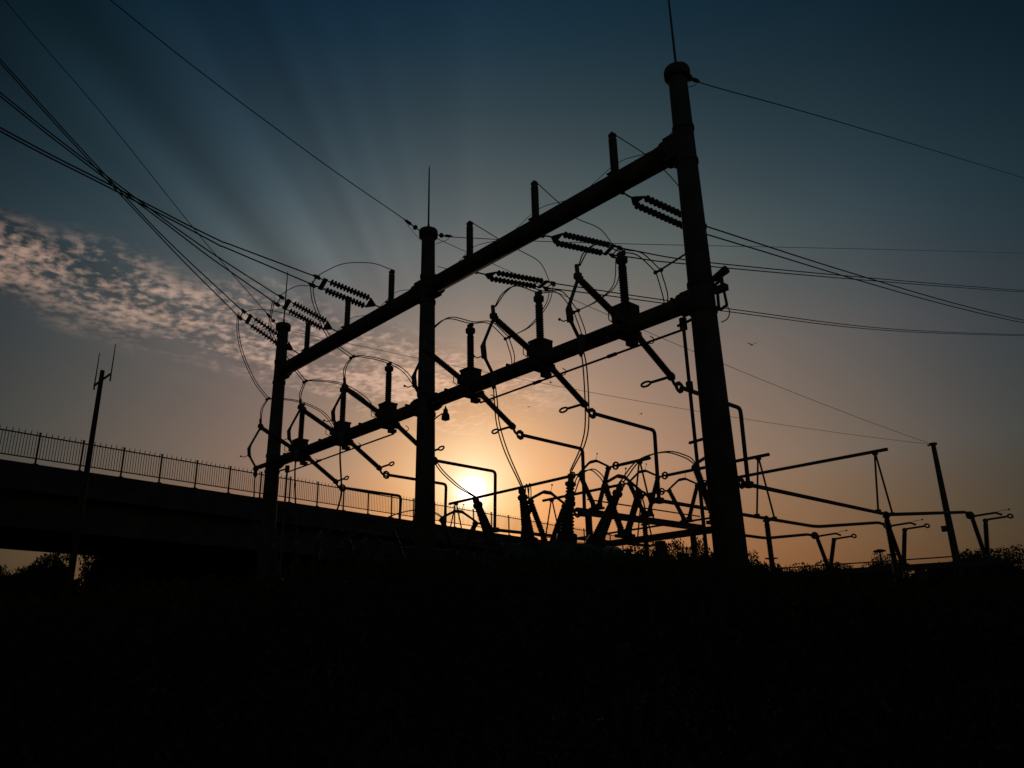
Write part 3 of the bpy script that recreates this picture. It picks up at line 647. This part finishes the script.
# ------------------------------------------------------------------ open switches at the far end of the yard
st = thing('switch_stand', 'far steel cross beam carrying the three open switches above the trees', 'stand', (-21, 51.9, GR))
FA = V(1, 0.27, 0).normalized(); FN = V(-FA.y, FA.x, 0); FY = lambda x: 51.6+0.27*(x+19.8)
b = MB(); b.box((-21.0, FY(-21.0), 5.45), (13.6, 0.5, 0.36), (FA, FN, V(0, 0, 1))); b.build('beam', STEEL, st)
b = MB(); b.tube([(-27.4, FY(-27.4)-0.3, 5.92), (-15.2, FY(-15.2)-0.3, 5.92)], 0.045, 6); b.build('operating_rod', GALV, st)
for x in (-26.2, -18.9):
    b = MB(); b.box((x, FY(x), (5.26+GR)/2), (0.5, 0.5, 5.26-GR)); b.box((x, FY(x), GR+0.06), (1.1, 1.1, 0.12)); b.build('leg', STEEL, st)
def far_switch(X, Y, h, label):
    o = V(X, Y, 5.62)
    t, tips, a, n = v_switch(o, (0, 1, 0), label, 'open switches at the far end of the yard', 1.15, 1.3, h, 0)
    for i, tp in enumerate(tips):
        b = MB(); dz_ = 0.04
        b.tube([tp, tp+V(0.3, 0, 0.02), tp+V(1.3, 0, 0.02+dz_), tp+V(1.62, 0, dz_-0.14)] if i == 0 else [tp, tp+V(0.3, 0, 0.02), tp+V(1.25, 0, 0.02+dz_)], 0.065, 7)
        if i == 1: b.ring(tp+V(1.40, 0, 0.02+dz_), (0, 1, 0.6), 0.13, 0.055, 10)
        else: b.tube([tp+V(1.35, 0, 0.08), tp+V(1.7, 0, 0.15), tp+V(2.05, 0, 0.16)], 0.014, 4); b.ball(tp+V(2.05, 0, 0.16), 0.055)
        b.build('open_blade', ALU, t)
    b = MB(); b.tube([tips[0], tips[0]+V(0, -0.3, 0.1)], 0.08, 6); b.ball(tips[0]+V(0, -0.25, 0.05), 0.25); b.build('terminal_link', ALU, t)
    return t
fs_ = [far_switch(R1, 50.7, 2.12, 'open V switch at the low end of the far beam, nearest the tallest column'), far_switch(R2, 51.75, 2.36, 'open V switch in the middle of the far beam, above the treetops'), far_switch(R3, 53.4, 2.56, 'open V switch at the outer end of the far beam, past the mast')]

# far mast
fm = thing('mast', 'slim tapered steel mast leaning above the far trees with two wires', 'mast', (-24.26, 75.34, GR))
b = MB(); b.cyl((-24.26, 75.34, GR), (-24.26, 75.34, 17.9), 0.42, 0.2, 16); b.build('shaft', STEEL, fm)
b = MB(); b.cyl((-24.26, 75.34, 17.9), (-24.26, 75.34, 18.08), 0.34, n=14); b.box((-24.5, 75.34, 17.95), (0.5, 0.14, 0.12)); b.build('cap', STEEL, fm)
b = MB(); b.box((-24.68, 75.3, 10.3), (0.5, 0.35, 0.5)); b.build('bracket_box', GALV, fm)

# wooden pole with two whip aerials in front of the overpass
up = thing('utility_pole', 'lone leaning wooden pole with crossarm and two whip aerials before the overpass', 'pole', (-44.1, 10.46, GR))
b = MB(); b.cyl((-44.1, 10.46, GR), (-44.1, 10.46, 16.2), 0.205, 0.115, 14); b.build('shaft', WOOD, up)
b = MB(); p, q = V(-44.62, 10.28, 15.42), V(-43.72, 10.78, 15.97); b.tube([p, q], 0.06, 8); b.build('crossarm', GALV, up)
for a, c in (((-44.62, 10.30, 15.2), (-43.9, 10.11, 17.35)), ((-43.95, 10.87, 15.65), (-43.2, 10.55, 17.85))):
    a = V(*a); b = MB(); c2 = V(a.x+0.0, a.y, a.z+2.15); b.tube([a, a+(c2-a)*0.2, c2], [0.045, 0.035, 0.022], 6); b.build('aerial', GALV, up)

# lamp on the middle column, floodlight set on the tallest
lt = thing('yard_lamp', 'small bell-shaped lamp on a curved arm fixed to the middle column', 'lamp', (-26.85, 20, 11.2))
b = MB(); b.tube(smooth([(-26.95, 20, 11.08), (-26.55, 20, 11.2), (-26.2, 20, 11.28), (-25.9, 20, 11.26)], 5), 0.03, 6); b.build('arm', GALV, lt)
b = MB(); b.lathe((-25.85, 20, 11.60), (-25.85, 20, 10), [(0, 0.02), (0.12, 0.05), (0.18, 0.10), (0.34, 0.115), (0.40, 0.17), (0.62, 0.19), (0.65, 0.17)], 14); b.build('shade', PAINT, lt)
b = MB(); b.lathe((-25.85, 20, 10.97), (-25.85, 20, 10), [(0, 0.09), (0.03, 0.09), (0.06, 0.06), (0.08, 0.02)], 12); b.build('globe', GLASS, lt)
fl = thing('floodlight', 'stubby floodlight over a junction box on the side of the tallest column', 'floodlight', (-11.95, 20, 12.2))
b = MB(); b.lathe((-11.98, 20.1, 12.52), (-11.38, 20.1, 12.72), [(0, 0.06), (0.05, 0.11), (0.3, 0.125), (0.5, 0.14), (0.58, 0.14), (0.6, 0.11)], 14); b.build('lamp_head', PAINT, fl)
b = MB(); b.tube([(-11.66, 20.1, 12.58), (-11.66, 20.1, 12.15)], 0.06, 6); b.tube([(-12.0, 20.1, 12.3), (-11.66, 20.1, 12.42)], 0.05, 6); b.build('bracket', GALV, fl)
b = MB(); b.box((-11.74, 20.1, 12.12), (0.46, 0.22, 0.2)); b.build('junction_box', PAINT, fl)
b = MB(); b.tube([(-11.62, 20.1, 11.96), (-11.58, 20.1, 11.5)], 0.045, 7); b.tube([(-11.58, 20.1, 11.5), (-11.85, 20.1, 11.42)], 0.05, 6); b.tube(smooth([(-11.58, 20.1, 11.5), (-11.52, 20.1, 11.25), (-11.62, 20.1, 11.05), (-11.85, 20.1, 11.0)], 5), 0.018, 5); b.tube([(-11.86, 20.1, 12.0), (-11.88, 20.1, 11.45)], 0.05, 6); b.build('conduit', GALV, fl)

# lamp post far off among the trees
lp = thing('lamp_post', 'tiny far lamp post with flat hood poking above the treetops', 'lamp post', (-30, 88, GR))
P_ = V(0, 0, 1.6) + (cr*((879.4-512)/f_px) - cu*((550-384)/f_px) + cd)*92
lp.location = W((P_.x, P_.y, GR)); lp['_o'] = tuple(lp.location)
b = MB(); b.tube([(P_.x, P_.y, GR), (P_.x, P_.y, P_.z-0.1)], 0.1, 8); b.build('shaft', STEEL, lp)
b = MB(); b.lathe((P_.x, P_.y, P_.z-0.3), (P_.x, P_.y, P_.z+1), [(0, 0.2), (0.12, 0.75), (0.25, 0.7), (0.4, 0.15)], 12); b.build('hood', STEEL, lp)

# birds on the wing
def bird(p, s, yaw, flap, label):
    b = MB(); p = Vector(p); f = V(math.cos(yaw), math.sin(yaw), 0.1).normalized(); l = V(-f.y, f.x, 0).normalized(); u = f.cross(l)
    b.lathe(p-f*0.5*s, p+f, [(0, 0.01*s), (0.12*s, 0.05*s), (0.38*s, 0.11*s), (0.62*s, 0.11*s), (0.78*s, 0.07*s), (0.86*s, 0.075*s), (0.94*s, 0.05*s), (1.02*s, 0.006*s)], 8)
    b.add([p-f*0.42*s, p-f*0.72*s+l*0.13*s, p-f*0.72*s-l*0.13*s, p-f*0.44*s+u*0.03*s], [(0, 1, 2), (3, 2, 1), (0, 3, 1), (0, 2, 3)], False)
    for sg in (1, -1):
        a, c, e = p+l*sg*0.06*s, p+l*sg*0.5*s+u*flap*0.45*s, p+l*sg*1.0*s+u*flap*0.5*s-f*0.22*s
        vs = [a+f*0.18*s, a-f*0.2*s, c+f*0.16*s, c-f*0.18*s, e]; th = u*0.02*s
        b.add([q+th for q in vs]+[q-th for q in vs], [(0, 1, 3, 2), (2, 3, 4), (7, 8, 6, 5), (9, 8, 7), (0, 2, 7, 5), (2, 4, 9, 7), (4, 3, 8, 9), (3, 1, 6, 8)], False)
    return one(b, 'bird', FEATH, label, 'bird', p, 'birds flying past the gantry')
bird((-18.8, 34.64, 15.98), 0.27, 2.4, 0.7, 'small bird flying in clear sky beyond the tallest column')
bird((-23.61, 31.09, 12.71), 0.16, 1.2, 0.4, 'tiny bird flying under the outgoing pipe before the tallest column')
bird((-27.46, 26.72, 13.19), 0.15, 2.9, 0.5, 'tiny bird flying lowest, above the sun beside hanging twin wires')
bird((-26.37, 27.31, 14.35), 0.17, 0.6, 0.6, 'tiny bird flying just under the lower beam, mid-bay')

# ------------------------------------------------------------------ trees and undergrowth
def leafcards(n, sampler, size, rr):
    vs = []; fs = []
    for _ in range(n):
        c = sampler(); s = size*rr.uniform(0.55, 1.25)
        a = Vector((rr.gauss(0, 1), rr.gauss(0, 1), rr.gauss(0, 1))).normalized(); b = a.cross(Vector((rr.gauss(0, 1), rr.gauss(0, 1), rr.gauss(0, 1)))).normalized()
        o = len(vs); vs += [c-a*s, c+b*s*0.42, c+a*s, c-b*s*0.42]; fs.append((o, o+1, o+2, o+3))
    return vs, fs
TREES = []
def make_tree(h, rad, seed, low=0.2, n=17000, lean=0.0):
    rr = random.Random(seed)
    o = bpy.data.objects.new('tree', None); COL.objects.link(o); o['_o'] = (0, 0, 0)
    b = MB(); tips = []
    b.tube([(0, 0, -0.2), (0.02*h, 0, h*0.3), (lean*h*0.5, 0.01*h, h*0.6), (lean*h, 0, h*0.88)], [h*0.026, h*0.02, h*0.013, h*0.004], 8)
    for i in range(9):
        z = h*rr.uniform(0.28, 0.75); a = rr.uniform(0, 6.28); r = rad*rr.uniform(0.5, 0.95)
        e = V(math.cos(a)*r, math.sin(a)*r, z+h*rr.uniform(0.08, 0.25)); s = V(0.01*h, 0, z*0.9)
        b.tube([s, s.lerp(e, 0.5)+V(0, 0, 0.02*h), e], [h*0.010, h*0.006, h*0.002], 5); tips.append(e)
    b.build('trunk', BARK, o, None, True)
    blobs = [(V(0, 0, h*0.58), rad*0.85, h*0.36)]
    for e in tips: blobs.append((e, rad*rr.uniform(0.28, 0.5), h*rr.uniform(0.10, 0.17)))
    for i in range(9):
        a = rr.uniform(0, 6.28); q = rad*rr.uniform(0.2, 0.85); z = h*rr.uniform(low+0.08, 0.86); blobs.append((V(math.cos(a)*q, math.sin(a)*q, z), rad*rr.uniform(0.22, 0.45), h*rr.uniform(0.08, 0.16)))
    def samp():
        c, r, hh = blobs[rr.randrange(len(blobs))] if rr.random() > 0.5 else blobs[0]
        v = Vector((rr.gauss(0, 1), rr.gauss(0, 1), rr.gauss(0, 1))).normalized()*(rr.random()**0.36)*0.96
        return c+Vector((v.x*r, v.y*r, v.z*hh))
    c = MB(); vs, fs = leafcards(n, samp, 0.105, rr); c.add(vs, fs, False)
    for e in tips[:5]:                                     # sprigs poking out of the outline
        d = (e-V(0, 0, h*0.5)).normalized()
        for k in range(7):
            q = e+d*rr.uniform(0, 0.25*rad)+Vector((rr.gauss(0, 0.1), rr.gauss(0, 0.1), rr.gauss(0, 0.12))); vs, fs = leafcards(1, lambda: q, 0.09, rr); c.add(vs, fs, False)
    c.build('crown', LEAF, o, None, True)
    return o
protos = [make_tree(5.0, 2.0, s, 0.18) for s in (3, 11, 23, 31)]
used = [False]*4
def plant(px, ytop, depth, wpx, k, label, group):
    P = V(0, 0, 1.6) + (cr*((px-512)/f_px) - cu*((ytop-384)/f_px) + cd)*depth
    base = W((P.x, P.y, 0)); gz = ground_z(base.x, base.y); h = W(P).z-gz
    if used[k]: o = dup(protos[k], (0, 0, 0))
    else: o = protos[k]; used[k] = True
    o.name = 'tree'
    s = h/4.72; wr = wpx*depth/f_px*K/2/2.0
    o.location = (base.x, base.y, gz); o.scale = (wr, wr, s); o.rotation_euler = (0, 0, rnd.uniform(0, 6.28))
    tag(o, label, 'tree', group)
GRP = {0: 'trees beyond the tallest column', 1: 'trees under and behind the overpass', 2: 'trees behind the breakers'}
LB = {0: 'dark bushy tree in the treeline beyond the tallest column', 1: 'dark bushy tree in the shade beneath and behind the overpass', 2: 'dark bushy tree in the treeline behind the breakers'}
TL = [(752, 563, 88, 46, 0), (786, 569, 92, 60, 0), (822, 568, 96, 66, 0), (858, 567, 90, 60, 0), (882, 559, 82, 44, 0), (800, 572, 70, 70, 0), (893, 577, 95, 40, 0), (940, 562, 86, 60, 0), (972, 555, 92, 74, 0), (1004, 563, 88, 60, 0), (1032, 573, 90, 66, 0), (956, 558, 80, 60, 0), (988, 557, 84, 64, 0), (930, 576, 80, 60, 0), (845, 574, 76, 80, 0),
      (8, 572, 80, 60, 1), (50, 551, 84, 56, 1), (130, 545, 66, 62, 1), (165, 552, 82, 70, 1), (205, 566, 90, 80, 1), (250, 560, 84, 90, 1), (300, 562, 92, 90, 1), (350, 560, 86, 90, 1), (400, 566, 94, 90, 1), (450, 566, 100, 90, 1), (500, 562, 96, 90, 1), (550, 556, 90, 80, 1), (30, 580, 60, 80, 1), (100, 580, 64, 90, 1), (-30, 575, 74, 70, 1),
      (110, 549, 88, 44, 1), (150, 546, 72, 60, 1), (190, 550, 78, 70, 1), (228, 556, 76, 70, 1), (268, 560, 74, 80, 1),
      (768, 576, 34, 60, 0), (806, 578, 36, 64, 0), (846, 577, 34, 60, 0), (884, 576, 36, 44, 0), (934, 588, 33, 70, 0), (972, 581, 37, 62, 0), (1012, 586, 34, 64, 0),
      (600, 553, 88, 64, 2), (632, 552, 92, 60, 2), (664, 552, 84, 60, 2), (692, 550, 96, 56, 2), (716, 550, 86, 50, 2), (740, 554, 78, 46, 2)]
LONE = {(50, 551): 'rounded tree under the overpass beside the wooden pole, sky on its open side', (130, 545): 'leafy tree touching the overpass underside, past a gap of orange sky', (8, 572): 'low shrubby tree under the overpass at the picture edge',
        (940, 562): 'full dark tree directly behind the foot of the slim mast', (972, 555): 'full rounded tree just outside the mast, under the far beam end', (882, 559): 'loose-leaved tree around the tiny lamp post, beneath the far beam', (1032, 573): 'outermost tree of the line, cut by the picture edge'}
for (x, y, d, w_, g_) in TL:
    lone = LONE.get((x, y)); plant(x, y, d, w_, rnd.randrange(4), lone or LB[g_], GRP[g_])
ug = MB(); rr = random.Random(5)
def band(n, x0, x1, y0, y1, d0, d1, size):
    vs = []; fs = []
    for _ in range(n):
        x = rr.uniform(x0, x1); d = rr.uniform(d0, d1)
        top = y0 + 7*math.sin(x*0.05+d)+5*math.sin(x*0.13+2*d)
        P = V(0, 0, 1.6) + (cr*((x-512)/f_px) - cu*((top-384)/f_px) + cd)*d
        q = W(P); gz = ground_z(q.x, q.y); c = Vector((q.x, q.y, gz+(q.z-gz)*(rr.random()**0.6)))
        s = size*rr.uniform(0.5, 1.2); a = Vector((rr.gauss(0, 1), rr.gauss(0, 1), rr.gauss(0, 1))).normalized(); b_ = a.cross(Vector((rr.gauss(0, 1), rr.gauss(0, 1), rr.gauss(0, 1)))).normalized()
        o = len(vs); vs += [c-a*s, c+b_*s*0.5, c+a*s, c-b_*s*0.5]; fs.append((o, o+1, o+2, o+3))
    ug.add(vs, fs, False)
band(40000, -150, 1180, 586, 0, 70, 100, 0.26)
band(16000, 190, 740, 572, 0, 76, 98, 0.24)
band(9000, 730, 1100, 578, 0, 74, 98, 0.22)
band(9000, 95, 290, 562, 0, 70, 92, 0.24)
tag(ug.build('undergrowth', LEAF, None, None, True), 'dense dark undergrowth filling the ground below the trees', 'undergrowth', None, 'stuff')
# brambles and tall weeds added to black out the near side of the yard
hg = MB(); vs = []; fs = []
prof = [(-200, 596), (60, 596), (110, 588), (260, 576), (330, 562), (480, 556), (600, 552), (680, 557), (710, 562), (760, 574), (800, 582), (1250, 588)]
for _ in range(130000):
    x = rr.uniform(-190, 1240); d = rr.uniform(9.5, 14.5)
    for (xa, ya), (xb, yb) in zip(prof, prof[1:]):
        if xa <= x <= xb: top = ya+(yb-ya)*(x-xa)/(xb-xa); break
    top += 5*math.sin(x*0.031+1.7*d)+4*math.sin(x*0.083+2.9*d)+2.5*math.sin(x*0.21+d)+abs(d-11.5)*2.5
    P = V(0, 0, 1.6) + (cr*((x-512)/f_px) - cu*((top-384)/f_px) + cd)*d
    q = W(P); c = Vector((q.x, q.y, max(0.02, q.z*(rr.random()**0.7)))); sz = 0.034*rr.uniform(0.5, 1.3)
    a = Vector((rr.gauss(0, 1), rr.gauss(0, 1), rr.gauss(0, 1.3))).normalized(); b_ = a.cross(Vector((rr.gauss(0, 1), rr.gauss(0, 1), rr.gauss(0, 1)))).normalized()
    o = len(vs); vs += [c-a*sz, c+b_*sz*0.4, c+a*sz, c-b_*sz*0.4]; fs.append((o, o+1, o+2, o+3))
hg.add(vs, fs, False)
tag(hg.build('filler_hedge', LEAF, None, None, True), 'black mass of brambles and tall weeds added to darken the near edge of the yard', 'filler_hedge', None, 'stuff')
gs = MB(); vs = []; fs = []
for _ in range(9000):
    a = math.atan2(cd.y, cd.x)+rr.uniform(-0.75, 0.75); d = 2.0+16*rr.random()**1.4; x, y = d*math.cos(a), d*math.sin(a)
    h = rr.uniform(0.06, 0.3); z = ground_z(x, y); q = rr.uniform(0, 6.28); lx, ly = math.cos(q)*0.006, math.sin(q)*0.006; ex, ey = rr.gauss(0, 0.08), rr.gauss(0, 0.08)
    o = len(vs); vs += [(x-lx, y-ly, z-0.02), (x+lx, y+ly, z-0.02), (x+ex, y+ey, z+h)]; fs.append((o, o+1, o+2))
gs.add(vs, fs, False)
tag(gs.build('grass', GRASS, None, None, True), 'sparse dark grass and weeds over the near ground', 'grass', None, 'stuff')
for o in bpy.data.objects:
    if '_o' in o: del o['_o']
